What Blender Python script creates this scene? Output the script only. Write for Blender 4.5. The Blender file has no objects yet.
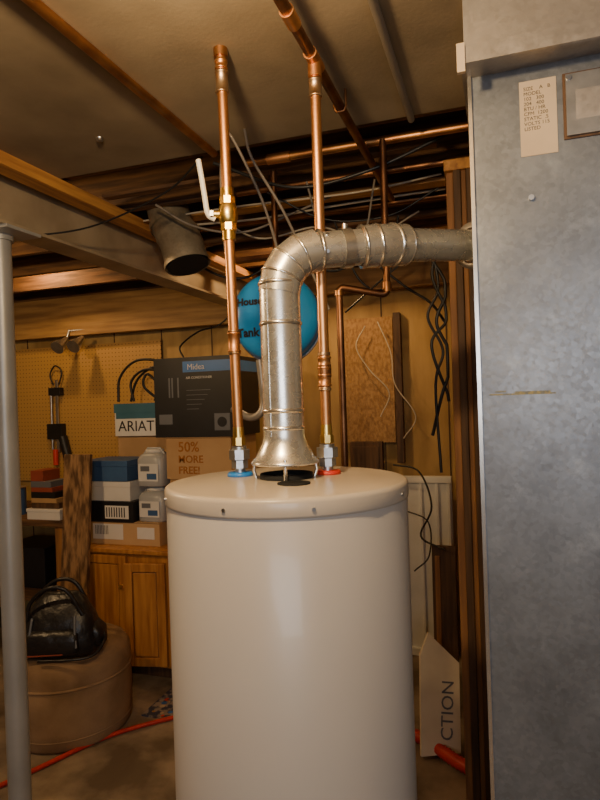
import bpy, math, random
from mathutils import Vector, Matrix
random.seed(7)
CA, SA = 0.949, 0.316

def L(x, y, z):
    """tape-measure frame (square to the water heater) -> house frame"""
    return Vector((CA*x-SA*y, SA*x+CA*y, z))

# ---------------------------------------------------------------- materials
def new(name):
    m = bpy.data.materials.new(name); m.use_nodes = True
    nt = m.node_tree
    return m, nt, nt.nodes['Principled BSDF']

def mat(name, c1, c2=None, scale=6, rough=.5, metal=0, bump=0, stretch=(1,1,1), detail=5,
        coat=0, lo=.35, hi=.65, r2=None, bscale=None):
    m, nt, b = new(name)
    N, K = nt.nodes, nt.links
    b.inputs['Roughness'].default_value = rough
    b.inputs['Metallic'].default_value = metal
    b.inputs['Coat Weight'].default_value = coat
    if c2 is None:
        c2 = tuple(v*.82 for v in c1)
    tc = N.new('ShaderNodeTexCoord'); mp = N.new('ShaderNodeMapping')
    mp.inputs['Scale'].default_value = stretch
    K.new(tc.outputs['Object'], mp.inputs['Vector'])
    nz = N.new('ShaderNodeTexNoise'); nz.inputs['Scale'].default_value = scale
    nz.inputs['Detail'].default_value = detail
    K.new(mp.outputs[0], nz.inputs['Vector'])
    cr = N.new('ShaderNodeValToRGB')
    cr.color_ramp.elements[0].position = lo; cr.color_ramp.elements[0].color = (*c2, 1)
    cr.color_ramp.elements[1].position = hi; cr.color_ramp.elements[1].color = (*c1, 1)
    K.new(nz.outputs['Fac'], cr.inputs['Fac'])
    K.new(cr.outputs[0], b.inputs['Base Color'])
    if r2 is not None:
        mr = N.new('ShaderNodeMapRange')
        mr.inputs['From Min'].default_value = lo; mr.inputs['From Max'].default_value = hi
        mr.inputs['To Min'].default_value = r2; mr.inputs['To Max'].default_value = rough
        K.new(nz.outputs['Fac'], mr.inputs['Value']); K.new(mr.outputs[0], b.inputs['Roughness'])
    if bump:
        bp = N.new('ShaderNodeBump'); bp.inputs['Strength'].default_value = bump
        bp.inputs['Distance'].default_value = .01
        if bscale:
            n2 = N.new('ShaderNodeTexNoise'); n2.inputs['Scale'].default_value = bscale
            K.new(mp.outputs[0], n2.inputs['Vector']); K.new(n2.outputs['Fac'], bp.inputs['Height'])
        else:
            K.new(nz.outputs['Fac'], bp.inputs['Height'])
        K.new(bp.outputs[0], b.inputs['Normal'])
    return m

def galvanised(name, c1, c2, spangle=55, rough=.42, metal=.75, dust=(.62,.66,.7), sw=.22, rv=.18, dlo=.56, dhi=.78, dscale=7):
    m, nt, b = new(name); N, K = nt.nodes, nt.links
    tc = N.new('ShaderNodeTexCoord')
    vo = N.new('ShaderNodeTexVoronoi'); vo.inputs['Scale'].default_value = spangle
    K.new(tc.outputs['Object'], vo.inputs['Vector'])
    sep = N.new('ShaderNodeSeparateColor'); K.new(vo.outputs['Color'], sep.inputs[0])
    nz = N.new('ShaderNodeTexNoise'); nz.inputs['Scale'].default_value = 3.2; nz.inputs['Detail'].default_value = 9
    nz.inputs['Roughness'].default_value = .62
    K.new(tc.outputs['Object'], nz.inputs['Vector'])
    add = N.new('ShaderNodeMath'); add.operation = 'MULTIPLY_ADD'
    K.new(sep.outputs[0], add.inputs[0]); add.inputs[1].default_value = sw
    K.new(nz.outputs['Fac'], add.inputs[2])
    cr = N.new('ShaderNodeValToRGB')
    cr.color_ramp.elements[0].position = .38; cr.color_ramp.elements[0].color = (*c2, 1)
    cr.color_ramp.elements[1].position = .62+sw*.8; cr.color_ramp.elements[1].color = (*c1, 1)
    K.new(add.outputs[0], cr.inputs['Fac'])
    n2 = N.new('ShaderNodeTexNoise'); n2.inputs['Scale'].default_value = dscale; n2.inputs['Detail'].default_value = 12
    n2.inputs['Roughness'].default_value = .72
    K.new(tc.outputs['Object'], n2.inputs['Vector'])
    c3 = N.new('ShaderNodeValToRGB'); c3.color_ramp.elements[0].position = dlo; c3.color_ramp.elements[1].position = dhi
    K.new(n2.outputs['Fac'], c3.inputs['Fac'])
    mx = N.new('ShaderNodeMix'); mx.data_type = 'RGBA'
    K.new(c3.outputs[0], mx.inputs['Factor']); K.new(cr.outputs[0], mx.inputs['A'])
    mx.inputs['B'].default_value = (*dust, 1)
    K.new(mx.outputs['Result'], b.inputs['Base Color'])
    inv = N.new('ShaderNodeMath'); inv.operation = 'MULTIPLY_ADD'
    K.new(c3.outputs[0], inv.inputs[0]); inv.inputs[1].default_value = -.5*metal; inv.inputs[2].default_value = metal
    K.new(inv.outputs[0], b.inputs['Metallic'])
    ra = N.new('ShaderNodeMath'); ra.operation = 'MULTIPLY_ADD'
    K.new(sep.outputs[1], ra.inputs[0]); ra.inputs[1].default_value = rv; ra.inputs[2].default_value = rough
    K.new(ra.outputs[0], b.inputs['Roughness'])
    return m

def pegboard_mat():
    m, nt, b = new('pegboard_hardboard'); N, K = nt.nodes, nt.links
    tc = N.new('ShaderNodeTexCoord')
    sc = N.new('ShaderNodeVectorMath'); sc.operation = 'SCALE'; sc.inputs['Scale'].default_value = 1/.03
    K.new(tc.outputs['Object'], sc.inputs[0])
    fr = N.new('ShaderNodeVectorMath'); fr.operation = 'FRACTION'; K.new(sc.outputs[0], fr.inputs[0])
    sb = N.new('ShaderNodeVectorMath'); sb.operation = 'SUBTRACT'; sb.inputs[1].default_value = (.5,.5,.5)
    K.new(fr.outputs[0], sb.inputs[0])
    mu = N.new('ShaderNodeVectorMath'); mu.operation = 'MULTIPLY'; mu.inputs[1].default_value = (1,0,1)
    K.new(sb.outputs[0], mu.inputs[0])
    le = N.new('ShaderNodeVectorMath'); le.operation = 'LENGTH'; K.new(mu.outputs[0], le.inputs[0])
    lt = N.new('ShaderNodeMath'); lt.operation = 'LESS_THAN'; lt.inputs[1].default_value = .15
    K.new(le.outputs['Value'], lt.inputs[0])
    mx = N.new('ShaderNodeMix'); mx.data_type = 'RGBA'
    K.new(lt.outputs[0], mx.inputs['Factor'])
    mx.inputs['A'].default_value = (.50,.29,.095,1); mx.inputs['B'].default_value = (.17,.09,.03,1)
    K.new(mx.outputs['Result'], b.inputs['Base Color']); b.inputs['Roughness'].default_value = .6
    return m

def emit(name, col, s):
    m, nt, b = new(name)
    b.inputs['Emission Color'].default_value = (*col, 1); b.inputs['Emission Strength'].default_value = s
    return m

ENAMEL = mat('heater_enamel', (.57,.525,.475), (.54,.495,.445), 2, .34, coat=.15)
ENAMEL_LID = mat('heater_lid_enamel', (.60,.52,.42), (.53,.45,.36), 4, .34, coat=.15)
COPPER = mat('copper', (.88,.46,.20), (.68,.30,.12), 14, .36, 1, r2=.48, stretch=(1,1,.35))
COPPER_OLD = mat('copper_tarnished', (.36,.17,.08), (.18,.085,.045), 12, .45, 1)
COPPER_MID = mat('copper_dull', (.62,.31,.12), (.36,.16,.07), 12, .42, 1)
BRASS = mat('brass', (.95,.68,.22), (.78,.48,.12), 20, .3, 1)
SOLDER = mat('solder', (.74,.55,.36), (.6,.36,.18), 40, .38, 1)
ZINC = mat('zinc_union', (.66,.69,.71), (.48,.50,.52), 40, .38, 1)
VENT = galvanised('vent_galvanised', (.93,.90,.82), (.80,.77,.69), 60, .25, .86, (.88,.85,.77), .12, .05)
VENTBAND = mat('vent_bead', (.94,.90,.82), (.82,.78,.70), 20, .25, .95)
FURN = galvanised('furnace_galvanised', (.27,.285,.305), (.15,.158,.172), 110, .38, .55, (.40,.425,.45), .10, .08, .58, .86, 9)
PLEN = galvanised('plenum_galvanised', (.46,.41,.36), (.31,.28,.25), 110, .40, .6, (.52,.47,.42), .08, .08)
PLATE = mat('furnace_plate', (.52,.51,.49), (.40,.40,.39), 30, .34, .8)
DULLDUCT = galvanised('dull_duct', (.46,.38,.27), (.26,.21,.14), 90, .45, .6, (.4,.35,.26), .10, .08)
CEIL = mat('stained_ceiling_board', (.40,.31,.20), (.19,.14,.085), 2.1, .9, 0, .05, detail=9, lo=.34, hi=.66, bscale=90)
CONC = mat('concrete_floor', (.32,.24,.16), (.13,.09,.055), 3.5, .75, 0, .3, detail=9, lo=.4, hi=.6, bscale=30)
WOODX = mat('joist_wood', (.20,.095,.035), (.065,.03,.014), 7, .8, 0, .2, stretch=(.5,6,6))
WOODY = mat('nailer_wood', (.64,.31,.09), (.36,.15,.045), 7, .6, 0, .2, stretch=(6,.5,6))
WOODXL = mat('furring_wood', (.62,.32,.10), (.36,.17,.05), 7, .6, 0, .2, stretch=(.5,6,6))
WOODZ = mat('stud_wood', (.38,.17,.055), (.20,.085,.03), 6, .65, 0, .2, stretch=(7,7,.5))
WOODZD = mat('dark_stud_wood', (.13,.065,.028), (.055,.027,.014), 6, .65, 0, .2, stretch=(7,7,.5))
ROUGHPLANK = mat('rough_plank', (.36,.20,.09), (.10,.05,.022), 8, .85, 0, .6, stretch=(4,4,.9), detail=9, lo=.4, hi=.6)
OAK = mat('oak_cabinet', (.54,.235,.06), (.34,.125,.028), 5, .45, 0, .12, stretch=(7,7,.6), coat=.2)
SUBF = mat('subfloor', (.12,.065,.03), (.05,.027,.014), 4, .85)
WALLY = mat('yellow_wall_panel', (.54,.35,.13), (.33,.20,.07), 2.5, .7, 0, .1, stretch=(3,3,.6), detail=7)
WALLG = mat('basement_wall', (.30,.24,.17), (.20,.15,.10), 3, .85, 0, .3, bscale=40)
PEG = pegboard_mat()
OSB = mat('osb_board', (.46,.27,.11), (.29,.155,.06), 70, .8, 0, .15, stretch=(1,1,.6), detail=4, lo=.36, hi=.64)
HEADER = mat('header_board', (.40,.24,.09), (.22,.12,.045), 5, .7, stretch=(.5,6,6))
BEAM = mat('beam_paint', (.46,.37,.25), (.30,.23,.15), 4, .5, .1, .1)
POST = mat('post_paint', (.42,.42,.41), (.33,.33,.32), 4, .4, .3)
CARD = mat('cardboard', (.50,.30,.13), (.41,.23,.09), 3, .85)
CARD2 = mat('cardboard_tan', (.56,.35,.17), (.46,.27,.12), 3, .85)
TAPE = mat('packing_tape', (.66,.50,.32), None, 3, .25)
BLACKC = mat('black_carton', (.014,.014,.018), (.009,.009,.011), 5, .45)
BLUEC = mat('blue_print', (.04,.18,.50), None, 5, .4)
TEALC = mat('teal_print', (.05,.16,.22), None, 5, .5)
WHITEC = mat('white_print', (.76,.72,.66), (.68,.64,.57), 5, .5)
GREYC = mat('grey_print', (.16,.165,.18), None, 5, .5)
BLUESHOE = mat('blue_shoebox', (.05,.12,.26), (.035,.08,.19), 5, .5)
JUG = mat('grey_plastic', (.46,.46,.45), (.38,.38,.37), 5, .35)
ORANGEINK = mat('orange_ink', (.42,.15,.03), None, 5, .7)
BLACK = mat('black_rubber', (.015,.014,.014), (.01,.01,.01), 5, .45)
BLACKGLOSS = mat('black_vinyl', (.018,.016,.017), (.010,.009,.010), 14, .36, 0, .9, detail=3)
HOLE = mat('flue_black', (.008,.007,.006), (.004,.004,.004), 5, .8)
REDP = mat('red_plastic', (.75,.05,.03), (.6,.04,.02), 5, .35)
BLUEP = mat('blue_plastic', (.03,.25,.75), (.02,.2,.6), 5, .35)
REDHOSE = mat('red_hose', (.60,.035,.025), (.40,.02,.015), 12, .45)
WHITEP = mat('white_handle', (.80,.76,.66), (.72,.68,.58), 5, .35)
TANK = mat('blue_tank_paint', (.04,.38,.88), (.03,.32,.78), 4, .3, coat=.3)
INK = mat('marker_ink', (.01,.01,.015), None, 5, .6)
OTTO = mat('tan_suede', (.33,.205,.11), (.22,.13,.065), 6, .9, 0, .1, bscale=80)
GREYW = mat('grey_cable', (.24,.20,.16), None, 5, .5)
CONDUIT = mat('zinc_conduit', (.42,.38,.33), None, 9, .4, .6)
WHITEW = mat('white_cable', (.60,.52,.39), None, 5, .5)
FOAM = mat('white_panel', (.84,.85,.80), (.72,.73,.68), 4, .6)
CREAM = mat('cream_foam_board', (.84,.74,.56), (.72,.62,.45), 5, .75)
STICK = mat('paper_label', (.66,.52,.36), (.58,.45,.31), 8, .6)
STEEL = mat('bare_steel', (.62,.62,.62), (.48,.48,.48), 20, .35, 1)
RUST = mat('rust_scratch', (.32,.28,.14), (.19,.20,.18), 90, .7, lo=.45, hi=.55)
BULB = emit('bulb_glass', (1,.78,.48), 6)
RUGC = mat('paint_spattered_mat', (.34,.27,.21), (.06,.06,.09), 26, .85, detail=8, lo=.45, hi=.55)
BOOKR = mat('book_red', (.35,.07,.04), None, 5, .5)

# ---------------------------------------------------------------- mesh builder
class B:
    def __init__(s, name):
        s.name = name; s.v = []; s.f = []; s.m = []; s.s = []; s.mats = []
    def mi(s, m):
        if m not in s.mats: s.mats.append(m)
        return s.mats.index(m)
    def add(s, vs, fs, m, smooth=False, M=None):
        o = len(s.v); k = s.mi(m)
        for v in vs:
            v = Vector(v)
            if M is not None: v = M @ v
            s.v.append(v)
        for f in fs:
            s.f.append([i+o for i in f]); s.m.append(k); s.s.append(smooth)
        return s
    def box(s, lo, hi, m, M=None):
        (a,b,c),(d,e,f) = lo, hi
        vs = [(a,b,c),(d,b,c),(d,e,c),(a,e,c),(a,b,f),(d,b,f),(d,e,f),(a,e,f)]
        fs = [(0,3,2,1),(4,5,6,7),(0,1,5,4),(1,2,6,5),(2,3,7,6),(3,0,4,7)]
        return s.add(vs, fs, m, False, M)
    def tube(s, pts, r, m, seg=14, caps=True, smooth=True):
        pts = [Vector(p) for p in pts]; n = len(pts)
        rs = r if isinstance(r, (list, tuple)) else [r]*n
        T = []
        for i in range(n):
            if i == 0: t = pts[1]-pts[0]
            elif i == n-1: t = pts[-1]-pts[-2]
            else: t = (pts[i]-pts[i-1]).normalized()+(pts[i+1]-pts[i]).normalized()
            T.append(t.normalized())
        up = Vector((0,0,1)) if abs(T[0].z) < .9 else Vector((1,0,0))
        nrm = (up - T[0]*up.dot(T[0])).normalized()
        vs = []; fs = []
        for i in range(n):
            nrm = (nrm - T[i]*nrm.dot(T[i])).normalized()
            bn = T[i].cross(nrm)
            for k in range(seg):
                a = 2*math.pi*k/seg
                vs.append(pts[i]+(nrm*math.cos(a)+bn*math.sin(a))*rs[i])
        for i in range(n-1):
            for k in range(seg):
                k2 = (k+1) % seg
                fs.append((i*seg+k, i*seg+k2, (i+1)*seg+k2, (i+1)*seg+k))
        s.add(vs, fs, m, smooth)
        if caps:
            s.add(vs[:seg], [tuple(reversed(range(seg)))], m)
            s.add(vs[-seg:], [tuple(range(seg))], m)
        return s
    def cyl(s, p0, p1, r, m, seg=20, r1=None, smooth=True):
        return s.tube([p0,p1], [r, r if r1 is None else r1], m, seg, True, smooth)
    def lathe(s, prof, m, M=None, seg=48, smooth=True):
        vs = []; fs = []
        for (r,z) in prof:
            for k in range(seg):
                a = 2*math.pi*k/seg; vs.append((max(r,1e-4)*math.cos(a), max(r,1e-4)*math.sin(a), z))
        for i in range(len(prof)-1):
            for k in range(seg):
                k2 = (k+1) % seg
                fs.append((i*seg+k, i*seg+k2, (i+1)*seg+k2, (i+1)*seg+k))
        return s.add(vs, fs, m, smooth, M)
    def loft(s, secs, m, M=None, seg=40, smooth=True):
        vs = []; fs = []
        for (z,w,d,e,cx,cy) in secs:
            for k in range(seg):
                a = 2*math.pi*k/seg; c, q = math.cos(a), math.sin(a)
                vs.append((cx+w*math.copysign(abs(c)**(2/e), c), cy+d*math.copysign(abs(q)**(2/e), q), z))
        for i in range(len(secs)-1):
            for k in range(seg):
                k2 = (k+1) % seg
                fs.append((i*seg+k, i*seg+k2, (i+1)*seg+k2, (i+1)*seg+k))
        fs.append(tuple(reversed(range(seg)))); fs.append(tuple((len(secs)-1)*seg+k for k in range(seg)))
        return s.add(vs, fs, m, smooth, M)
    def text(s, txt, size, M, m, ext=.0008, align='LEFT', off=0, proj=None):
        cu = bpy.data.curves.new('t', 'FONT'); cu.body = txt; cu.size = size; cu.extrude = ext
        cu.align_x = align; cu.resolution_u = 3; cu.offset = off
        ob = bpy.data.objects.new('t', cu); bpy.context.scene.collection.objects.link(ob)
        dg = bpy.context.evaluated_depsgraph_get(); me = ob.evaluated_get(dg).to_mesh()
        vs = [v.co.copy() for v in me.vertices]; fs = [tuple(p.vertices) for p in me.polygons]
        ob.evaluated_get(dg).to_mesh_clear()
        bpy.data.objects.remove(ob); bpy.data.curves.remove(cu)
        if proj:
            vs = [proj(M @ v, v.z) for v in vs]; M = None
        return s.add(vs, fs, m, False, M)
    def done(s, bevel=0, bseg=2):
        lo = Vector((min(v.x for v in s.v), min(v.y for v in s.v), min(v.z for v in s.v)))
        hi = Vector((max(v.x for v in s.v), max(v.y for v in s.v), max(v.z for v in s.v)))
        c = (lo+hi)/2; c.z = lo.z
        me = bpy.data.meshes.new(s.name)
        me.from_pydata([v-c for v in s.v], [], s.f)
        for m in s.mats: me.materials.append(m)
        for p, k, sm in zip(me.polygons, s.m, s.s):
            p.material_index = k; p.use_smooth = sm
        me.update()
        ob = bpy.data.objects.new(s.name, me); ob.location = c
        bpy.context.scene.collection.objects.link(ob)
        if bevel:
            bm = ob.modifiers.new('bevel', 'BEVEL'); bm.width = bevel; bm.segments = bseg
            bm.limit_method = 'ANGLE'; bm.angle_limit = math.radians(50)
        return ob

def fillet(pts, r, n=6):
    pts = [Vector(p) for p in pts]; out = [pts[0]]
    for i in range(1, len(pts)-1):
        a, b, c = pts[i-1], pts[i], pts[i+1]
        d1 = (a-b); d2 = (c-b); rr = min(r, d1.length*.49, d2.length*.49)
        p = b+d1.normalized()*rr; q = b+d2.normalized()*rr
        for k in range(n+1):
            t = k/n; out.append(p*(1-t)**2+b*2*t*(1-t)+q*t*t)
    out.append(pts[-1]); return out

def smooth(pts, n=8):
    P = [Vector(p) for p in pts]; P = [P[0]*2-P[1]]+P+[P[-1]*2-P[-2]]
    out = []
    for i in range(1, len(P)-2):
        for k in range(n):
            t = k/n
            out.append(.5*((2*P[i])+(P[i+1]-P[i-1])*t+(2*P[i-1]-5*P[i]+4*P[i+1]-P[i+2])*t*t+(3*P[i]-P[i-1]-3*P[i+1]+P[i+2])*t**3))
    out.append(P[-2]); return out

def T(x, y, z): return Matrix.Translation((x, y, z))
FRONT = Matrix.Rotation(math.pi/2, 4, 'X')
def front(x, y, z): return T(x, y, z) @ FRONT

# ---------------------------------------------------------------- room shell
W0, W1, Q0, Q1 = -4.3, 1.6, -2.0, 3.9
B('floor').box((W0-.1,Q0-.1,-.1),(W1+.1,Q1+.1,0),CONC).done()
b = B('wall_back'); b.box((W0-.1,Q1,0),(W1+.1,Q1+.1,2.69),WALLY)
for x in [W0+.3+.41*i for i in range(14)]:
    b.box((x-.004,Q1-.004,0.0),(x+.004,Q1,2.44),WOODZD)
b.done()
B('wall_left').box((W0-.1,Q0,0),(W0,Q1,2.69),WALLG).done()
B('wall_right').box((W1,Q0,0),(W1+.1,Q1,2.69),WALLG).done()
B('wall_front').box((W0-.1,Q0-.1,0),(W1+.1,Q0,2.69),WALLG).done()
b = B('ceiling'); b.box((-1.54,Q0,2.438),(W1,1.77,2.45),CEIL)
b.done()
B('subfloor_deck').box((W0-.1,Q0-.1,2.69),(W1+.1,Q1+.1,2.72),SUBF).done()
b = B('floor_joists')
q = 1.80
while q < 3.9:
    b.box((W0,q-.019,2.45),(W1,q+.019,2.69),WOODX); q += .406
q = 1.80-.406
while q > Q0:
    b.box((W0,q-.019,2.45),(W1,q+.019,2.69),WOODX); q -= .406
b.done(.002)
b = B('steel_i_beam')
b.box((-1.66,Q0,2.24),(-1.54,3.72,2.252),BEAM).box((-1.66,Q0,2.438),(-1.54,3.72,2.45),BEAM)
b.box((-1.606,Q0,2.252),(-1.594,3.72,2.438),BEAM).done(.002)
B('trim_1').box((-1.535,Q0,2.395),(-1.46,3.7,2.438),WOODY).done(.003)
b = B('support_post')
px, pq = -1.640, 1.665
b.cyl((px+.012,pq,.012),(px,pq,2.215),.038,POST,32)
b.box((px-.07,pq-.07,0),(px+.07,pq+.07,.012),POST).box((px-.04,pq-.08,2.228),(px+.11,pq+.08,2.24),POST)
b.cyl((px,pq,2.21),(px,pq,2.23),.046,POST,32)
b.done(.002)
B('header_board').box((-4.2,3.74,2.16),(-1.72,3.79,2.45),HEADER).box((-1.5,3.74,2.30),(-.2,3.79,2.45),HEADER).done(.003)
b = B('furring_strips')
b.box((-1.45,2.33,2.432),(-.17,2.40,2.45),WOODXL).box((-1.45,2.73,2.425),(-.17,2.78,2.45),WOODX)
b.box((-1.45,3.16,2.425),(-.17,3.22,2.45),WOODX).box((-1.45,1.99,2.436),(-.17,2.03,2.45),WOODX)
b.done(.002)

# stud partition beside the furnace
b = B('stud_partition')
b.box((-.16,2.12,0),(-.07,3.9,.038),WOODY)
b.box((-.16,2.12,2.39),(-.07,3.9,2.428),WOODY)
b.box((-.155,2.14,.038),(-.130,2.18,2.39),WOODZ)
b.box((-.130,2.12,.038),(-.105,2.16,2.39),WOODZD)
b.box((-.105,2.13,.038),(-.088,2.17,2.39),WOODZ)
b.box((-.088,2.12,.038),(-.070,2.17,2.39),WOODZD)
for i, q in enumerate([2.24,2.55,2.95,3.36,3.74]):
    b.box((-.16, q, .038),(-.07,q+.038,2.39), WOODZ if i % 2 else WOODZD)
b.box((-.066,2.10,0),(-.056,3.85,2.42),OSB)
b.done(.003)

# ---------------------------------------------------------------- water heater
HC = L(-.035,1.32,0)
b = B('water_heater'); M = T(HC.x,HC.y,0)
b.lathe([(.24,.03),(.252,.03),(.2595,.05),(.2595,1.412),(.257,1.416)],ENAMEL,M,128)
b.lathe([(0,.03),(.252,.03)],ENAMEL,M,96)
b.lathe([(.2595,1.412),(.2618,1.413),(.2628,1.417),(.2628,1.440),(.2610,1.445),(.2575,1.448),(.252,1.449)],ENAMEL_LID,M,128)
b.lathe([(.252,1.449),(.235,1.450),(.1,1.452),(0,1.453)],ENAMEL_LID,M,96)
for a in range(3):
    an = 2*math.pi*a/3+.4
    b.cyl(HC+Vector((.19*math.cos(an),.19*math.sin(an),0)),HC+Vector((.19*math.cos(an),.19*math.sin(an),.035)),.025,BLACK)
for a in (-142,-96,-60,-10,30,80,130,170):
    an = math.radians(a); d = Vector((math.cos(an),math.sin(an),0)); c = HC+Vector((0,0,1.428))
    b.cyl(c+d*.259,c+d*.2655,.0038,STEEL,10)
b.lathe([(.058,1.449),(.058,1.463),(.05,1.463),(.05,1.45)],HOLE,M)
c = L(-.018,1.225,0); b.lathe([(.034,1.450),(.034,1.4545),(.030,1.455),(.027,1.4525),(0,1.4525)],HOLE,T(c.x,c.y,0),32)
f = L(-.037,1.06,.3)
yaw = Matrix.Rotation(math.atan2(SA,CA),4,'Z')
Mf = T(f.x,f.y,0) @ yaw
b.box((-.06,-.06,.32),(.06,.012,.43),BLACK,Mf).box((-.13,-.006,.08),(.13,.02,.24),ENAMEL_LID,Mf)
b.tube([Mf@Vector((-.15,.02,.3)),Mf@Vector((-.15,-.04,.3)),Mf@Vector((-.15,-.06,.27))],.013,BRASS)
b.lathe([(.035,-.025),(.035,.0)],REDP,Mf@T(0,-.06,.375)@Matrix.Rotation(math.pi/2,4,'X'),24)
b.done()

# ---------------------------------------------------------------- vent pipe
HC = L(-.037,1.32,0); M = T(HC.x,HC.y,0)
b = B('vent_pipe')
b.lathe([(.073,1.484),(.075,1.487),(.073,1.491),(.066,1.496),(.058,1.513),(.049,1.530),(.0455,1.545),(.0455,1.56)],VENT,M,48)
b.lathe([(.073,1.484),(.05,1.486),(.045,1.50)],HOLE,M,48)
for a in (20,110,200,290):
    an = math.radians(a); d = Vector((math.cos(an),math.sin(an),0))
    b.tube([HC+d*.064+Vector((0,0,1.4535)),HC+d*.069+Vector((0,0,1.47)),HC+d*.066+Vector((0,0,1.497))],.004,VENTBAND,8)
R = .0445
V0 = L(-.037,1.32,1.545); V1 = L(-.037,1.32,1.885)
b.tube([V0,V1],R,VENT,48,False)
for z in (1.562,1.60,1.79,1.878):
    b.lathe([(R,z-.005),(R+.0028,z-.002),(R+.0028,z+.002),(R,z+.005)],VENTBAND,M,48)
sd = Vector((math.cos(-1.9),math.sin(-1.9),0))
b.tube([V0+sd*R,V1+sd*R],.0018,VENTBAND,6)
E1 = L(.205,1.375,1.970); END = L(.47,1.53,2.0)
corner = L(-.037,1.32,1.944); dirh = (E1-corner).normalized()
pts = []; rr = .082
for k in range(5):
    a = k/4*math.pi/2
    pts.append(corner - Vector((0,0,1))*rr + (dirh*rr)*(1-math.cos(a)) + Vector((0,0,1))*rr*math.sin(a))
for i in range(4):
    e = (pts[i+1]-pts[i]).normalized()
    b.tube([pts[i]-e*.006,pts[i+1]+e*.006],R+.0015+.0008*(i%2),VENT,48,False)
    if i: 
        t = (pts[i+1]-pts[i-1]).normalized(); b.tube([pts[i]-t*.004,pts[i]-t*.0015,pts[i]+t*.0015,pts[i]+t*.004],[R+.001,R+.0042,R+.0042,R+.001],VENTBAND,48,False)
P4 = pts[-1]
b.tube([P4,E1],R-.004,VENT,48,False)
def band(p, t, r0=R, h=.003, w=.005):
    b.tube([p-t*w,p-t*w*.4,p+t*w*.4,p+t*w],[r0-.002,r0+h,r0+h,r0-.002],VENTBAND,48,False)
band(P4+dirh*.012,dirh); band(E1-dirh*.055,dirh,h=.005)
d2 = (END-E1).normalized()
b.tube([E1-dirh*.055,E1-dirh*.02,E1+d2*.02,E1+d2*.055],R+.003,VENT,48,False)
band(E1-dirh*.02,dirh,R+.003); band(E1+d2*.02,d2,R+.003); band(E1+d2*.055,d2,R+.001)
b.tube([E1,END],R-.006,VENT,48,False)
b.tube([P4+dirh*.062,P4+dirh*.085],R,VENTBAND,48,False)
b.cyl(P4+dirh*.0735+Vector((0,0,R-.002)),P4+dirh*.0735+Vector((0,0,R+.010)),.007,STEEL,8)
for (p,t) in ((P4+dirh*.03,dirh),(E1+d2*.075,d2)):
    for a in (-.3,.7): 
        side = Vector((0,0,1))*math.sin(a)+L(0,-1,0).normalized()*math.cos(a)
        b.cyl(p+side*(R-.007),p+side*R,.004,STEEL,8)
b.done()

# ---------------------------------------------------------------- water risers
def coupling(b, c, r, h, m, lip=.0015):
    M = T(c[0],c[1],c[2])
    b.lathe([(r-.003,-h/2),(r+lip,-h/2),(r+lip,-h/2+.004),(r,-h/2+.005),(r,h/2-.005),(r+lip,h/2-.004),(r+lip,h/2),(r-.003,h/2)],m,M,24)
def hexnut(b, c, r, h, m):
    b.tube([Vector(c)-Vector((0,0,h/2)),Vector(c)+Vector((0,0,h/2))],r,m,8,True,False)
RC = .0118
def riser(name, base, top, ring):
    b = B(name); base = Vector(base); top = Vector(top)
    def at(z):
        t = (z-base.z)/(top.z-base.z); return base.lerp(top, t)
    z0 = base.z
    c = at(z0); b.lathe([(0,.011),(.027,.011),(.030,.007),(.030,.0025),(.0,.0025)],ring,T(c.x,c.y,z0),32)
    b.cyl(at(z0+.008),at(z0+.03),.0125,ZINC)
    hexnut(b,at(z0+.030),.020,.018,ZINC); hexnut(b,at(z0+.052),.025,.022,ZINC); b.cyl(at(z0+.06),at(z0+.07),.017,ZINC)
    hexnut(b,at(z0+.082),.0165,.018,BRASS); b.cyl(at(z0+.09),at(z0+.115),.0135,BRASS,20,.0125)
    b.cyl(at(z0+.105),top,RC,COPPER,24)
    return b, at
LB = L(-.143,1.387,1.4495)
b, at = riser('cold_water_riser', LB, L(-.157,1.387,2.438), BLUEP)
coupling(b,at(1.76),.0135,.045,COPPER); coupling(b,at(1.735),.0128,.006,SOLDER); coupling(b,at(1.784),.0128,.006,SOLDER)
coupling(b,at(2.36),.0145,.05,SOLDER); coupling(b,at(2.40),.0135,.02,COPPER)
v = at(2.055)
b.cyl(at(1.995),at(2.02),.0155,BRASS); hexnut(b,at(2.025),.019,.016,BRASS)
b.lathe([(.013,-.028),(.019,-.02),(.0225,-.008),(.0225,.008),(.019,.02),(.013,.028)],BRASS,T(v.x,v.y,v.z),24)
hexnut(b,at(2.086),.019,.016,BRASS); b.cyl(at(2.09),at(2.115),.0155,BRASS)
lx = L(-1,-.15,0).normalized()
b.cyl(v+lx*.015,v+lx*.036,.009,BRASS,12); b.cyl(v+lx*.034,v+lx*.042,.012,STEEL,6,smooth=False)
b.tube(smooth([v+lx*.030+Vector((0,0,-.012)),v+lx*.046+Vector((0,0,.0)),v+lx*.052+Vector((0,0,.04)),v+lx*.058+Vector((0,0,.085)),v+lx*.064+Vector((0,0,.125))],5),.0062,WHITEP,10)
b.cyl(at(2.418),at(2.438),.0165,COPPER_MID,24)
b.done()
RB = L(.058,1.37,1.4495)
b, at = riser('hot_water_riser', RB, (RB.x,RB.y,2.385), REDP)
for z in (1.665,1.705): coupling(b,at(z),.0142,.028,COPPER)
b.cyl(at(1.672),at(1.70),.0155,COPPER_MID); coupling(b,at(1.645),.0128,.008,SOLDER); coupling(b,at(1.725),.0128,.008,SOLDER)
coupling(b,at(2.33),.0145,.04,SOLDER)
b.tube([(RB.x,-.2,2.395),(RB.x,2.35,2.395)],.0125,COPPER_OLD,20)
b.cyl((RB.x,RB.y-.035,2.395),(RB.x,RB.y+.035,2.395),.0155,COPPER); b.cyl((RB.x,RB.y,2.355),(RB.x,RB.y,2.395),.0155,COPPER)
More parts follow.
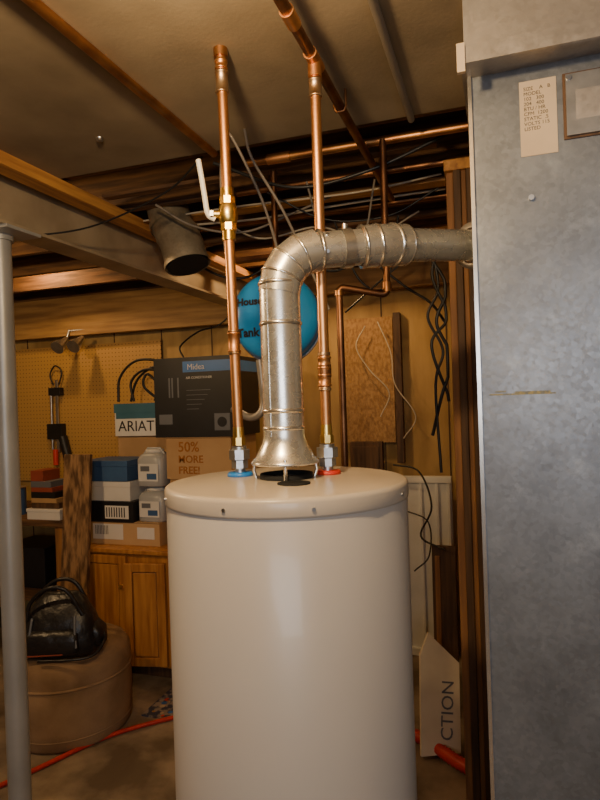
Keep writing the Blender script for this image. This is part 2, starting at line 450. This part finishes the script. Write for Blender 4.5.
b.cyl((RB.x,RB.y-.19,2.395),(RB.x,RB.y-.14,2.395),.0155,COPPER)
for q in (.9,1.55):
    b.tube([(RB.x-.016,q,2.438),(RB.x-.016,q,2.395),(RB.x-.01,q,2.381),(RB.x+.01,q,2.381),(RB.x+.016,q,2.395),(RB.x+.016,q,2.438)],.003,COPPER_MID,6)
b.done()

b = B('overhead_copper_pipe'); b.cyl((-.85,-.2,2.425),(-.85,1.76,2.425),.0125,COPPER_MID,20); b.done()
b = B('overhead_conduit'); b.cyl((-.22,-.2,2.427),(-.22,1.77,2.427),.010,GREYW,16); b.done()
b = B('ceiling_eye_screw')
b.lathe([(0,-.010),(.010,-.008),(.012,0)],STEEL,T(-1.13,1.55,2.438),16); b.done()
b = B('joist_bay_copper_pipes')
b.cyl((-.80,1.90,2.436),(-.05,1.90,2.436),.0135,COPPER_MID,16)
b.cyl((-.95,2.16,2.436),(-.05,2.16,2.436),.0125,COPPER_OLD,16)
b.cyl((-1.3,2.52,2.436),(-.17,2.52,2.436),.0125,COPPER_OLD,16)
b.cyl((-.72,1.90,2.436),(-.64,1.90,2.436),.017,COPPER)
b.done()
b = B('branch_water_line')
p = [L(.135,1.9,.30),L(.135,1.9,1.975),L(.286,1.9,1.945),L(.288,1.9,2.436)]
b.tube(fillet(p,.02),.0112,COPPER_OLD,16)
for c in (p[1],p[2]): b.cyl(c-Vector((0,0,.028)) if c is p[1] else c+Vector((0,0,.01)), c-Vector((0,0,.012)) if c is p[1] else c+Vector((0,0,.04)), .0145, COPPER_MID)
b.tube(fillet([L(.135,1.9,.30),L(.135,1.9,.1),L(.135,2.2,.06)],.05),.0112,COPPER_OLD,16)
b.done()

# ---------------------------------------------------------------- expansion tank
b = B('expansion_tank')
tc_ = L(-.068,2.12,1.905); ax = L(-.05,-1,0).normalized()
rot = ax.to_track_quat('Z','Y').to_matrix().to_4x4(); MT = T(*tc_) @ rot; MTI = MT.inverted()
TR = .150
prof = [(0,.165)]+[(TR*math.sin(a),.085+.08*math.cos(a)) for a in [i*math.pi/2/9 for i in range(1,10)]]
prof += [(TR+.0005,.01),(TR+.0025,.008),(TR+.0025,-.008),(TR+.0005,-.01)]+[(TR*math.cos(a),-.12-.08*math.sin(a)) for a in [i*math.pi/2/9 for i in range(0,9)]]+[(0,-.2)]
b.lathe(prof[::-1],TANK,MT,56)
b.cyl(tc_+Vector((0,0,.14)),tc_+Vector((0,0,.525)),.011,COPPER_OLD)
b.tube([MT@Vector(((TR+.003)*math.cos(a),(TR+.003)*math.sin(a),-.03)) for a in [i*2*math.pi/40 for i in range(41)]],.004,STEEL,6,False)
yawM = Matrix.Rotation(math.atan2(SA,CA),4,'Z')
def onto_dome(p, z):
    l = MTI @ p; r = min(math.hypot(l.x,l.y),TR*.995)
    l.z = .085+.08*math.sqrt(1-(r/TR)**2)+.002+z
    return MT @ l
for txt, dx, dz, sz in (('House',-.126,.035,.034),('Tank',-.128,-.068,.038)):
    MM = T(*(tc_+ax*.152)) @ yawM @ T(dx,0,dz) @ FRONT
    b.text(txt,sz,MM,INK,.001,off=.0014,proj=onto_dome)
b.tube(fillet([L(-.20,2.1,1.93),L(-.23,2.1,1.93),L(-.23,2.1,2.43)],.03),.011,COPPER_OLD,12)
b.cyl(L(-.215,2.1,1.93),L(-.19,2.1,1.93),.016,REDP,12)
b.done()
b = B('flexible_conduit')
b.tube(smooth([L(-.13,2.0,1.76),L(-.125,2.0,1.70),L(-.12,2.0,1.62),L(-.135,2.0,1.58),L(-.175,2.02,1.57),L(-.23,2.05,1.60)],8),.013,CONDUIT,12)
b.done()

# ---------------------------------------------------------------- furnace
b = B('furnace')
b.box((-.044,1.356,0),(.62,2.02,2.31),FURN)
b.box((-.046,1.350,0),(-.038,1.356,2.31),VENTBAND)
b.box((.618,1.350,0),(.626,1.356,2.31),FURN)
b.box((-.056,1.268,2.305),(.64,2.03,2.318),PLEN)
b.box((-.052,1.262,2.29),(.64,1.27,2.325),PLEN)
b.box((-.048,1.275,2.318),(.63,2.03,2.438),PLEN)
b.box((-.062,1.258,2.272),(-.046,1.268,2.330),STICK)
b.box((.058,1.3545,2.118),(.130,1.356,2.275),STICK)
b.text('\n'.join(['SIZE    A   B','MODEL','102   300','204   400','BTU / HR','CFM  1200','STATIC  .5','VOLTS 115','LISTED']),.0105,front(.066,1.3543,2.255),INK,.0001)
b.box((.142,1.352,2.14),(.30,1.356,2.275),WOODZD); b.box((.147,1.346,2.145),(.295,1.353,2.27),PLATE)
b.box((.165,1.3455,2.175),(.28,1.347,2.235),PLEN)
b.cyl((.075,1.356,2.03),(.075,1.349,2.03),.006,STEEL,8); b.cyl((.153,1.346,2.262),(.153,1.343,2.262),.005,STEEL,8)
b.box((-.022,1.3556,1.618),(.11,1.356,1.621),RUST); b.box((.03,1.3556,1.621),(.10,1.356,1.625),RUST)
b.box((-.010,1.3556,1.624),(.012,1.356,1.627),RUST)
b.lathe([(.045,0),(.058,0),(.058,.012),(.046,.012)],PLEN,T(*(END-d2*.03))@(d2.to_track_quat('Z','Y').to_matrix().to_4x4()),40)
b.done(.0015)

# ---------------------------------------------------------------- hanging duct boot
b = B('round_duct_boot')
b.tube([L(-.56,2.64,2.60),L(-.55,2.62,2.48),L(-.53,2.60,2.40),L(-.48,2.56,2.30),L(-.455,2.54,2.21)],[.09,.09,.09,.092,.092],DULLDUCT,40,False)
b.tube([L(-.48,2.56,2.30),L(-.455,2.54,2.205)],[.085,.085],HOLE,40,True)
b.tube([L(-.459,2.543,2.222),L(-.455,2.54,2.206)],[.098,.098],DULLDUCT,40,False)
b.tube([L(-.535,2.603,2.41),L(-.528,2.598,2.39)],[.095,.095],DULLDUCT,40,False)
b.tube([L(-.503,2.58,2.35),L(-.494,2.575,2.33)],[.095,.095],DULLDUCT,40,False)
b.done()

# ---------------------------------------------------------------- cables
def cable(name, runs, clamp=False):
    b = B(name)
    for pts, r, m in runs:
        P = smooth(pts,8)
        if clamp:
            for p in P:
                if p.y > 2.05 and p.x > -.172: p.x = -.172
        b.tube(P,r,m,8)
    b.done()
cable('overhead_cables', [
    ([L(-1.04,2.2,2.25),L(-.75,2.2,2.28),L(-.45,2.1,2.36),L(-.30,2.0,2.44)],.0035,BLACK),
    ([(-1.45,2.28,2.425),(-1.0,2.27,2.425),(-.5,2.29,2.42),(-.18,2.28,2.44)],.004,WHITEW),
    ([(-1.45,2.44,2.44),(-1.0,2.46,2.425),(-.6,2.44,2.43),(-.18,2.45,2.44)],.005,WHITEW),
    ([L(-.20,1.8,2.44),L(-.17,1.8,2.40),L(-.10,1.85,2.25),L(-.06,1.9,2.12),L(-.05,1.93,2.05)],.0045,GREYW),
    ([L(-.14,1.8,2.44),L(-.12,1.8,2.35),L(-.04,1.85,2.22),L(.02,1.9,2.1),L(.10,1.87,1.9)],.0045,GREYW),
    ([L(-.20,1.8,2.44),L(-.215,1.8,2.3),L(-.21,1.8,2.1),L(-.20,1.85,1.95)],.004,GREYW),
    ([L(-.25,1.9,2.38),L(0,2.0,2.33),L(.25,1.95,2.36),L(.5,1.9,2.45)],.006,BLACK),
    ([L(-.10,2.3,2.42),L(.12,2.3,2.31),L(.35,2.25,2.30),L(.53,2.2,2.38)],.004,BLACK),
    ([L(-.35,2.5,2.42),L(-.15,2.5,2.30),L(.1,2.5,2.34),L(.3,2.5,2.28),L(.5,2.4,2.36)],.004,WHITEW),
    ([L(-.55,2.4,2.42),L(-.40,2.4,2.33),L(-.20,2.4,2.30),L(0,2.4,2.37),L(.15,2.4,2.43)],.005,GREYW),
    ([L(-.60,2.9,2.42),L(-.42,2.9,2.26),L(-.25,2.9,2.22),L(-.05,2.9,2.30),L(.2,2.9,2.24),L(.45,2.8,2.36)],.006,BLACK),
    ([L(.05,2.2,2.42),L(.10,2.2,2.22),L(.16,2.2,2.14),L(.25,2.2,2.20),L(.30,2.2,2.42)],.004,GREYW),
    ([L(.18,2.7,2.42),L(.28,2.7,2.16),L(.40,2.7,2.12),L(.46,2.65,2.42)],.005,BLACK)], True)
cable('black_cable_bundle', [
    ([L(.30,2.3,2.14),L(.42,2.3,2.04),L(.50,2.25,1.97),L(.53,2.15,1.88)],.005,BLACK),
    ([L(.47,2.12,2.12),L(.53,2.12,2.0),L(.49,2.12,1.88),L(.54,2.12,1.75),L(.50,2.12,1.62),L(.47,2.15,1.48)],.006,BLACK),
    ([L(.53,2.12,2.2),L(.48,2.12,2.05),L(.53,2.12,1.9),L(.47,2.12,1.8),L(.53,2.12,1.6)],.0055,BLACK),
    ([L(.48,2.12,2.15),L(.50,2.12,2.0),L(.46,2.12,1.9),L(.51,2.12,1.78),L(.48,2.12,1.66),L(.49,2.12,1.35)],.005,BLACK),
    ([L(.2,2.5,1.98),L(.42,2.5,2.16),L(.60,2.4,2.26)],.004,BLACK),
    ([L(.5,3.3,1.25),L(.62,3.2,1.22),L(.66,3.1,1.05),L(.60,3.1,.90),L(.70,3.0,.85)],.005,BLACK),
    ([L(.55,3.3,1.0),L(.66,3.2,.95),L(.64,3.1,.80),L(.56,3.1,.72)],.004,BLACK)], True)
cable('white_wires', [
    ([(-.80,3.76,2.08),(-.86,3.75,1.95),(-.78,3.75,1.8),(-.66,3.76,1.65),(-.72,3.76,1.5)],.004,WHITEW),
    ([(-.72,3.76,2.1),(-.64,3.75,1.9),(-.62,3.75,1.7),(-.50,3.76,1.5),(-.58,3.77,1.36)],.004,WHITEW)])

# ---------------------------------------------------------------- back wall items
b = B('osb_panel'); b.box((-.98,3.84,1.33),(-.64,3.858,2.14),OSB); b.box((-.635,3.83,1.2),(-.59,3.89,2.16),WOODZD)
b.box((-.97,3.858,1.4),(-.93,3.89,2.1),WOODZ); b.done(.002)
b = B('dark_wood_box'); b.box((-.93,3.78,1.14),(-.72,3.83,1.34),WOODZD); b.box((-.91,3.775,1.16),(-.74,3.78,1.31),WOODZD); b.done(.004)  # dark wood piece below the OSB panel
b = B('white_ribbed_door')
b.box((-1.3,3.80,0),(-.30,3.835,1.12),FOAM)
for x in (-1.28,-1.05,-.82,-.60,-.50,-.40,-.33): b.box((x,3.785,.02),(x+.02,3.80,1.10),FOAM)
b.box((-1.3,3.78,1.08),(-.30,3.80,1.12),FOAM).box((-1.3,3.78,0),(-.30,3.80,.05),FOAM)
b.done(.004)
b = B('pegboard'); b.box((-4.0,3.865,1.05),(-2.35,3.873,2.10),PEG)
b.box((-4.0,3.873,1.05),(-2.35,3.89,1.09),WOODX).box((-4.0,3.873,2.06),(-2.35,3.89,2.10),WOODX); b.done()
b = B('hanging_clamp')
x = -3.27
b.box((x-.012,3.835,1.28),(x+.012,3.845,1.84),STEEL); b.box((x-.06,3.815,1.72),(x+.05,3.86,1.78),BLACK)
b.box((x-.08,3.81,1.38),(x+.06,3.86,1.50),BLACK); b.cyl((x-.05,3.835,1.30),(x-.05,3.835,1.75),.009,STEEL,10)
b.tube(smooth([(x+.03,3.83,1.8),(x+.06,3.83,1.9),(x,3.83,1.95),(x-.05,3.83,1.88),(x-.02,3.83,1.8)]),.006,BLACK,8)
b.cyl((x-.02,3.83,1.18),(x-.02,3.83,1.30),.02,REDP,14); b.cyl((x+.05,3.83,1.4),(x+.10,3.83,1.22),.035,BLACK,14); b.done(.002)
b = B('flood_light')
for dx in (-.07,.07):
    c = Vector((-2.98+dx,3.66,2.10))
    b.tube([c+Vector((0,.05,.04)),c,c+Vector((0,-.03,-.02)),c+Vector((0,-.06,-.04))],[.015,.03,.045,.05],STEEL,20)
b.tube([(-3.05,3.71,2.14),(-3.05,3.735,2.2),(-2.91,3.735,2.2),(-2.91,3.71,2.14)],.01,STEEL,8); b.done()

# ---------------------------------------------------------------- cabinet and clutter
b = B('oak_cabinet')
b.box((-2.48,3.07,.08),(-1.30,3.68,.745),OAK).box((-2.46,3.12,0),(-1.32,3.66,.08),WOODZD)
b.box((-2.50,3.04,.745),(-1.28,3.70,.77),OAK)
def door(b, x0, x1, z0, z1, M=None):
    y1 = 3.07; y0 = 3.045
    b.box((x0,y0,z0),(x0+.05,y1,z1),OAK,M).box((x1-.05,y0,z0),(x1,y1,z1),OAK,M)
    b.box((x0+.05,y0,z0),(x1-.05,y1,z0+.05),OAK,M).box((x0+.05,y0,z1-.05),(x1-.05,y1,z1),OAK,M)
    b.box((x0+.05,y0+.014,z0+.05),(x1-.05,y1,z1-.05),WOODZ,M)
    b.box((x0+.056,y0+.006,z0+.056),(x1-.056,y0+.016,z1-.056),OAK,M)
door(b,-2.47,-2.14,.1,.73)
hinge = T(-1.87,3.07,0)@Matrix.Rotation(.20,4,'Z')@T(1.87,-3.07,0)
door(b,-2.13,-1.88,.1,.70,hinge)
door(b,-1.86,-1.60,.1,.73); door(b,-1.59,-1.32,.1,.73)
b.cyl((-2.17,3.05,.55),(-2.17,3.03,.55),.012,BRASS,12)
b.done(.004)

def carton(name, lo, hi, m, lid=None, tape=None, extra=None):
    b = B(name); b.box(lo,hi,m)
    if lid:
        h = (hi[2]-lo[2])*.28
        b.box((lo[0]-.004,lo[1]-.004,hi[2]-h),(hi[0]+.004,hi[1]+.004,hi[2]+.0005),lid)
    if tape:
        cy = (lo[1]+hi[1])/2
        b.box((lo[0]-.001,cy-.025,hi[2]-.08),(hi[0]+.001,cy+.025,hi[2]+.0005),tape)
        b.box((lo[0],lo[1]-.0006,hi[2]-.006),(hi[0],lo[1],hi[2]-.003),WOODZD)
    if extra: extra(b)
    b.done(.003)
def e1(b):
    b.box((-2.44,3.148,.80),(-2.22,3.15,.895),WHITEC)
    for i in range(9): b.box((-2.42+i*.011,3.1473,.83),(-2.416+i*.011,3.148,.885),INK)
    b.box((-2.12,3.148,.81),(-2.0,3.15,.88),WHITEC)
carton('flat_cardboard_box',(-2.56,3.15,.77),(-1.965,3.60,.91),CARD2,None,TAPE,e1)
def e2(b):
    for i in range(3): b.box((-2.52+i*.028,3.1385,.94),(-2.505+i*.028,3.14,.955+.022*(i+1)),WHITEC)
    b.box((-2.34,3.1385,.93),(-2.17,3.14,1.01),WHITEC)
    for i in range(8): b.box((-2.33+i*.018,3.1378,.94),(-2.322+i*.018,3.1385,1.0),INK)
carton('black_shoebox',(-2.57,3.14,.91),(-2.14,3.45,1.035),BLACKC,None,None,e2)
carton('white_shoebox',(-2.545,3.16,1.035),(-2.17,3.44,1.155),WHITEC,WHITEC)
carton('blue_shoebox',(-2.51,3.15,1.157),(-2.18,3.42,1.285),BLUESHOE,BLUESHOE)
carton('tall_cardboard_box',(-2.46,3.47,.91),(-2.02,3.80,1.42),CARD2,None,TAPE)
def e3(b):
    b.box((-2.45,3.4385,1.42),(-2.13,3.44,1.55),WHITEC); b.box((-2.45,3.438,1.535),(-2.13,3.4385,1.59),TEALC)
    b.text('ARIAT',.10,front(-2.435,3.4378,1.452),INK)
carton('boot_box',(-2.46,3.44,1.42),(-2.12,3.74,1.635),WHITEC,TEALC,None,e3)
def jug(name, x, y, z, w=.105, h=.21):
    b = B(name)
    b.loft([(0,w*.92,w*.8,4,0,0),(.008,w,w*.88,4,0,0),(h*.72,w,w*.88,4,0,0),(h*.84,w*.86,w*.75,3.5,0,0),(h*.90,w*.62,w*.55,3,0,0)],JUG,T(x,y,z))
    b.loft([(h*.90,w*.62,w*.58,2,0,0),(h*.99,w*.60,w*.56,2,0,0)],WHITEC,T(x,y,z))
    b.box((-w*.72,-w*.905,h*.15),(w*.72,-w*.86,h*.62),WHITEC,T(x,y,z))
    b.box((-w*.55,-w*.915,h*.42),(w*.1,-w*.9,h*.56),GREYC,T(x,y,z))
    b.box((-w*.1,-w*.915,h*.2),(w*.6,-w*.9,h*.36),BLUESHOE,T(x,y,z))
    b.tube([Vector((x+w*.75,y-.01,z+h*.86)),Vector((x+w*.45,y-.01,z+h*1.02)),Vector((x-w*.45,y-.01,z+h*1.02)),Vector((x-w*.75,y-.01,z+h*.86))],.007,JUG,10)
    b.done()
jug('plastic_canister',-2.04,3.25,.91,.095,.205); jug('plastic_canister',-2.04,3.25,1.125,.095,.225)
carton('large_cardboard_box',(-1.91,3.20,.77),(-1.40,3.62,1.17),CARD,None,TAPE)
def e4(b):
    for i,(t,s) in enumerate((('50%',.085),('MORE',.062),('FREE!',.062))):
        b.text(t,s,front(-1.85,3.1985,1.335-i*.066),ORANGEINK,off=.001)
carton('printed_cardboard_box',(-1.93,3.20,1.17),(-1.50,3.58,1.42),CARD2,None,TAPE,e4)
def e5(b):
    b.box((-1.80,3.198,1.81),(-1.478,3.20,1.875),BLUEC); b.box((-1.4795,3.2,1.81),(-1.4775,3.6,1.875),BLUEC)
    b.text('Midea',.048,front(-1.77,3.1972,1.825),WHITEC)
    b.box((-1.97,3.1985,1.5),(-1.88,3.2,1.56),GREYC)
    b.text('AIR CONDITIONER',.020,front(-1.78,3.1972,1.77),WHITEC)
    for i in range(5): b.box((-1.78,3.199,1.70-i*.028),(-1.78+.16-.02*i,3.2,1.703-i*.028),GREYC)
    b.box((-1.60,3.1985,1.46),(-1.50,3.2,1.56),GREYC)
    b.cyl((-1.55,3.1985,1.51),(-1.55,3.196,1.51),.03,BLACKC,20)
    for x in (-1.90,-1.88,-1.84): b.box((x,3.199,1.66),(x+.010,3.2,1.78),GREYC)
    b.box((-2.0,3.25,1.90),(-1.5,3.50,1.901),GREYC)
carton('air_conditioner_carton',(-2.0,3.20,1.421),(-1.478,3.60,1.90),BLACKC,None,None,e5)
cable('coiled_power_cord', [
    ([(-2.38,3.55,1.65),(-2.40,3.55,1.78),(-2.30,3.55,1.86),(-2.16,3.55,1.84),(-2.08,3.56,1.74),(-2.12,3.57,1.66)],.009,BLACK),
    ([(-2.42,3.57,1.65),(-2.36,3.57,1.80),(-2.22,3.57,1.88),(-2.09,3.57,1.82),(-2.06,3.57,1.70),(-2.2,3.57,1.655)],.009,BLACK),
    ([(-2.52,3.57,1.65),(-2.50,3.57,1.82),(-2.36,3.57,1.93),(-2.15,3.57,1.90),(-2.07,3.57,1.76),(-2.2,3.57,1.655)],.009,BLACK),
    ([(-2.2,3.57,1.655),(-2.28,3.52,1.75),(-2.25,3.52,1.83),(-2.16,3.52,1.74),(-2.2,3.52,1.65)],.009,BLACK)])
cable('hanging_black_cord', [([(-1.93,3.45,1.915),(-1.98,3.5,2.0),(-1.90,3.6,2.1),(-1.8,3.68,2.14),(-1.72,3.70,2.2),(-1.70,3.72,2.26)],.006,BLACK)])

b = B('rough_plank')
Mp = T(-2.52,2.93,0)@Matrix.Rotation(-.085,4,'X')
b.box((-.035,0,0),(.155,.03,1.34),ROUGHPLANK,Mp); b.box((-.03,.031,0.0),(.02,.045,1.2),ROUGHPLANK,Mp); b.done(.004)

b = B('workbench')
b.box((-4.0,3.15,.86),(-2.66,3.82,.90),WOODX).box((-3.95,3.2,.35),(-2.98,3.8,.38),WOODX)
for x in (-3.98,-2.75):
    for y in (3.17,3.73): b.box((x,y,0),(x+.08,y+.08,.86),WOODZ)
b.done(.003)
carton('white_carton',(-2.96,3.16,.90),(-2.70,3.40,.97),WHITEC,WHITEC)
b = B('paint_cans')
for x,y,z,m in ((-3.2,3.3,.90,BLUESHOE),(-3.42,3.35,.90,JUG),(-2.84,3.62,.90,BOOKR)):
    b.cyl((x,y,z),(x,y,z+.18),.08,m,28); b.cyl((x,y,z+.18),(x,y,z+.187),.083,STEEL,28)
b.done()
b = B('stacked_books')
z = .972
for w,h,m in ((.22,.035,WOODZD),(.2,.03,CARD),(.19,.04,BLACK),(.17,.03,BOOKR),(.16,.04,GREYC),(.10,.07,BOOKR)):
    b.box((-2.94,3.18,z),(-2.94+w,3.34,z+h),m); z += h
b.done(.002)
carton('storage_box',(-3.4,3.35,.381),(-3.0,3.70,.66),BLACKC)
b = B('dark_tool_case')
b.box((-2.95,3.27,.01),(-2.62,3.60,.40),BLACK).box((-2.955,3.265,.26),(-2.615,3.605,.28),GREYC)
b.tube(smooth([(-2.86,3.43,.40),(-2.86,3.43,.45),(-2.70,3.43,.45),(-2.70,3.43,.40)]),.01,BLACK,8); b.done(.006)

# ---------------------------------------------------------------- ottoman + bag
OC = Vector((-2.147,2.553,0))
b = B('round_ottoman'); M = T(OC.x,OC.y,0)
b.lathe([(0,0.0),(.285,0.0),(.298,.02),(.302,.10),(.305,.20),(.303,.27),(.300,.285)],OTTO,M,64)
b.lathe([(.300,.285),(.307,.289),(.307,.295),(.300,.299)],OTTO,M,64)
b.lathe([(.300,.299),(.304,.34),(.300,.38),(.285,.41),(.26,.425),(.2,.434),(.1,.436),(.012,.43),(0,.428)],OTTO,M,64)
b.lathe([(.302,.055),(.3055,.058),(.302,.061)],OTTO,M,64)
for i in range(8):
    a = i*math.pi/4
    d = Vector((math.cos(a),math.sin(a),0))
    b.tube([OC+d*.03+Vector((0,0,.432)),OC+d*.2+Vector((0,0,.433)),OC+d*.28+Vector((0,0,.412))],.0025,OTTO,6)
b.done()
b = B('black_handbag')
Mb = T(-2.09,2.41,.436)@Matrix.Rotation(.38,4,'Z')
b.loft([(0,.185,.095,4,0,0),(.02,.20,.105,4,0,0),(.07,.203,.108,3.6,0,0),(.12,.193,.105,3.3,0,0),(.17,.172,.09,3,.008,0),(.21,.145,.07,2.8,.015,0),(.25,.115,.045,2.6,.02,.005),(.275,.09,.025,2.5,.02,.005),(.285,.075,.012,2.5,.02,.005)],BLACKGLOSS,Mb)
b.loft([(.02,.12,.02,4,0,-.105),(.03,.13,.03,4,0,-.10),(.11,.125,.03,3.4,0,-.10),(.135,.10,.018,3,0,-.09)],BLACKGLOSS,Mb)
b.loft([(.03,.03,.06,3,.20,0),(.10,.035,.065,3,.19,0),(.14,.02,.045,3,.17,0)],BLACKGLOSS,Mb)
b.box((-.12,-.130,.024),(.06,-.125,.030),BOOKR,Mb)
for sy in (-.05,.04):
    b.tube([Mb@v for v in smooth([Vector((-.12,sy*1.5,.18)),Vector((-.10,sy*1.5,.26)),Vector((-.02,sy*1.6,.325)),Vector((.07,sy*1.5,.31)),Vector((.14,sy*1.3,.19))],8)],.010,BLACKGLOSS,10)
for x in (-.1,.12): b.tube([Mb@Vector((x,-.118,.05)),Mb@Vector((x*.95,-.110,.12)),Mb@Vector((x*.9,-.085,.19))],.006,GREYC,6)
b.tube([Mb@v for v in smooth([Vector((.20,0,.12)),Vector((.23,-.03,.06)),Vector((.20,-.11,.012)),Vector((.10,-.15,.008)),Vector((-.05,-.14,.008))],8)],.007,BLACKGLOSS,8)
b.done()

# ---------------------------------------------------------------- floor items
cable('red_extension_cord', [
    ([L(-1.9,2.30,.011),L(-1.5,2.45,.011),L(-1.26,2.66,.011),L(-1.0,2.93,.011),L(-.72,3.08,.013),L(-.4,3.2,.011),L(0,3.0,.011)],.011,REDHOSE)])
b = B('corrugated_hose')
hp = smooth([L(.15,2.95,.035),L(.35,2.92,.035),L(.52,2.78,.035),L(.66,2.56,.035),L(.80,2.52,.035)],22)
b.tube(hp,[.024 if i%2 else .030 for i in range(len(hp))],REDHOSE,16); b.done()
b = B('paint_spattered_rug'); b.box((-1.83,2.70,.0),(-1.42,3.02,.006),RUGC)
for i in range(30):
    x = random.uniform(-1.81,-1.45); y = random.uniform(2.72,3.0)
    b.lathe([(random.uniform(.005,.018),.0068),(0,.0068)],random.choice([BLUEC,TAPE,REDP,WHITEC,TEALC,BRASS]),T(x,y,0),9)
b.done()
b = B('foam_board_offcut')
c = L(.50,2.68,.0); fx = L(1,.10,0).normalized(); n = L(-.10,1,0).normalized()
up = (Vector((0,0,1))*.97+n*.24).normalized(); nn = fx.cross(up)
tilt = .14
fx, up = (fx*math.cos(tilt)-up*math.sin(tilt)), (up*math.cos(tilt)+fx*math.sin(tilt))
def bp(u,w,t): return c+fx*u+up*w+nn*t+Vector((0,0,.035))
out = [(-.01,-.02),(.17,.005),(.155,.38),(.005,.50),(-.03,.40)]
vs = [bp(u,w,0) for u,w in out]+[bp(u,w,-.02) for u,w in out]; k = len(out)
b.add(vs,[tuple(range(k)),tuple(reversed(range(k,2*k)))]+[(i,(i+1)%k,(i+1)%k+k,i+k) for i in range(k)],CREAM)
MM = Matrix.Translation(bp(.13,.05,.001)) @ Matrix(((up.x,-fx.x,nn.x,0),(up.y,-fx.y,nn.y,0),(up.z,-fx.z,nn.z,0),(0,0,0,1)))
b.text('CTION',.080,MM,GREYC)
b.done()
b = B('leaning_dark_board')
Ml = T(-.30,3.1,0)@Matrix.Rotation(-.06,4,'X'); b.box((-.06,0,.0),(.06,.025,.85),WOODZD,Ml); b.box((-.045,-.006,.1),(-.02,0,.8),WOODZ,Ml); b.done(.003)

# ---------------------------------------------------------------- lamps
def point(name, loc, w, col, r=.03):
    l = bpy.data.lights.new(name,'POINT'); l.energy = w; l.color = col; l.shadow_soft_size = r
    o = bpy.data.objects.new(name,l); o.location = loc; bpy.context.scene.collection.objects.link(o)
def bulb(loc):
    b = B('ceiling_light_bulb')
    b.lathe([(.055,0),(.055,-.012),(.035,-.03),(.024,-.035)],WHITEC,T(*loc),32)
    b.lathe([(.015,-.03),(.016,-.05),(.028,-.075),(.031,-.095),(.022,-.115),(0,-.124)],BULB,T(*loc),32); b.done()
bl = L(-.22,.66,2.438); bulb(bl)
point('main_bulb_light', bl+Vector((0,0,-.165)), 42, (1,.70,.36), .035)
bl2 = Vector((-2.45,1.394,2.45)); bulb(bl2)  # unseen bulb and light added at the left to brighten the clutter
point('added_side_light', bl2+Vector((0,0,-.165)), 42, (1,.66,.32), .035)
for i,(x,w) in enumerate(((-1.0,22),(-2.9,15))):  # unseen back-room lamps up between the joists; the left one is added fill
    point('unseen_joist_bay_light_%d'%i, (x,3.22,2.56), w, (1,.62,.27), .04)
    b = B('unseen_joist_bay_bulb')
    b.lathe([(.05,.13),(.05,.115),(.025,.10)],WHITEC,T(x,3.22,2.56),24); b.lathe([(.015,.10),(.028,.075),(.028,.06),(0,.045)],BULB,T(x,3.22,2.56),24); b.done()
l = bpy.data.lights.new('added_cool_fill','AREA'); l.shape = 'RECTANGLE'; l.size = 1.5; l.size_y = .8; l.energy = 30; l.color = (.88,.92,1)  # cool fill light added behind the camera, no known source
o = bpy.data.objects.new('added_cool_fill',l); o.location = (.5,-1.93,1.75)
bpy.context.scene.collection.objects.link(o)
o.rotation_euler = (Vector((-.1,1,-.12))).to_track_quat('-Z','Y').to_euler()
b = B('fill_light_frame'); b.box((-.35,-2.0,1.28),(1.35,-1.985,1.33),WHITEC).box((-.35,-2.0,2.17),(1.35,-1.985,2.22),WHITEC)  # unseen frame around the added fill light
b.box((-.35,-2.0,1.28),(-.3,-1.985,2.2),WHITEC).box((1.3,-2.0,1.28),(1.35,-1.985,2.2),WHITEC).done()

w = bpy.data.worlds.new('world'); w.use_nodes = True
w.node_tree.nodes['Background'].inputs[0].default_value = (.5,.45,.4,1); w.node_tree.nodes['Background'].inputs[1].default_value = .1
bpy.context.scene.world = w

# ---------------------------------------------------------------- camera
cam = bpy.data.cameras.new('camera'); cam.lens = 27.05; cam.sensor_width = 36; cam.clip_start = .05
co = bpy.data.objects.new('camera',cam); bpy.context.scene.collection.objects.link(co)
s = .033; c = math.sqrt(1-s*s)
f = Vector((-SA,CA,0)).normalized(); r0 = Vector((CA,SA,0)).normalized(); z = Vector((0,0,1))
rc = r0*c - z*s; uc = r0*s + z*c
Mx = Matrix((rc,uc,-f)).transposed().to_4x4(); Mx.translation = Vector((0,0,1.622))
co.matrix_world = Mx
bpy.context.scene.camera = co
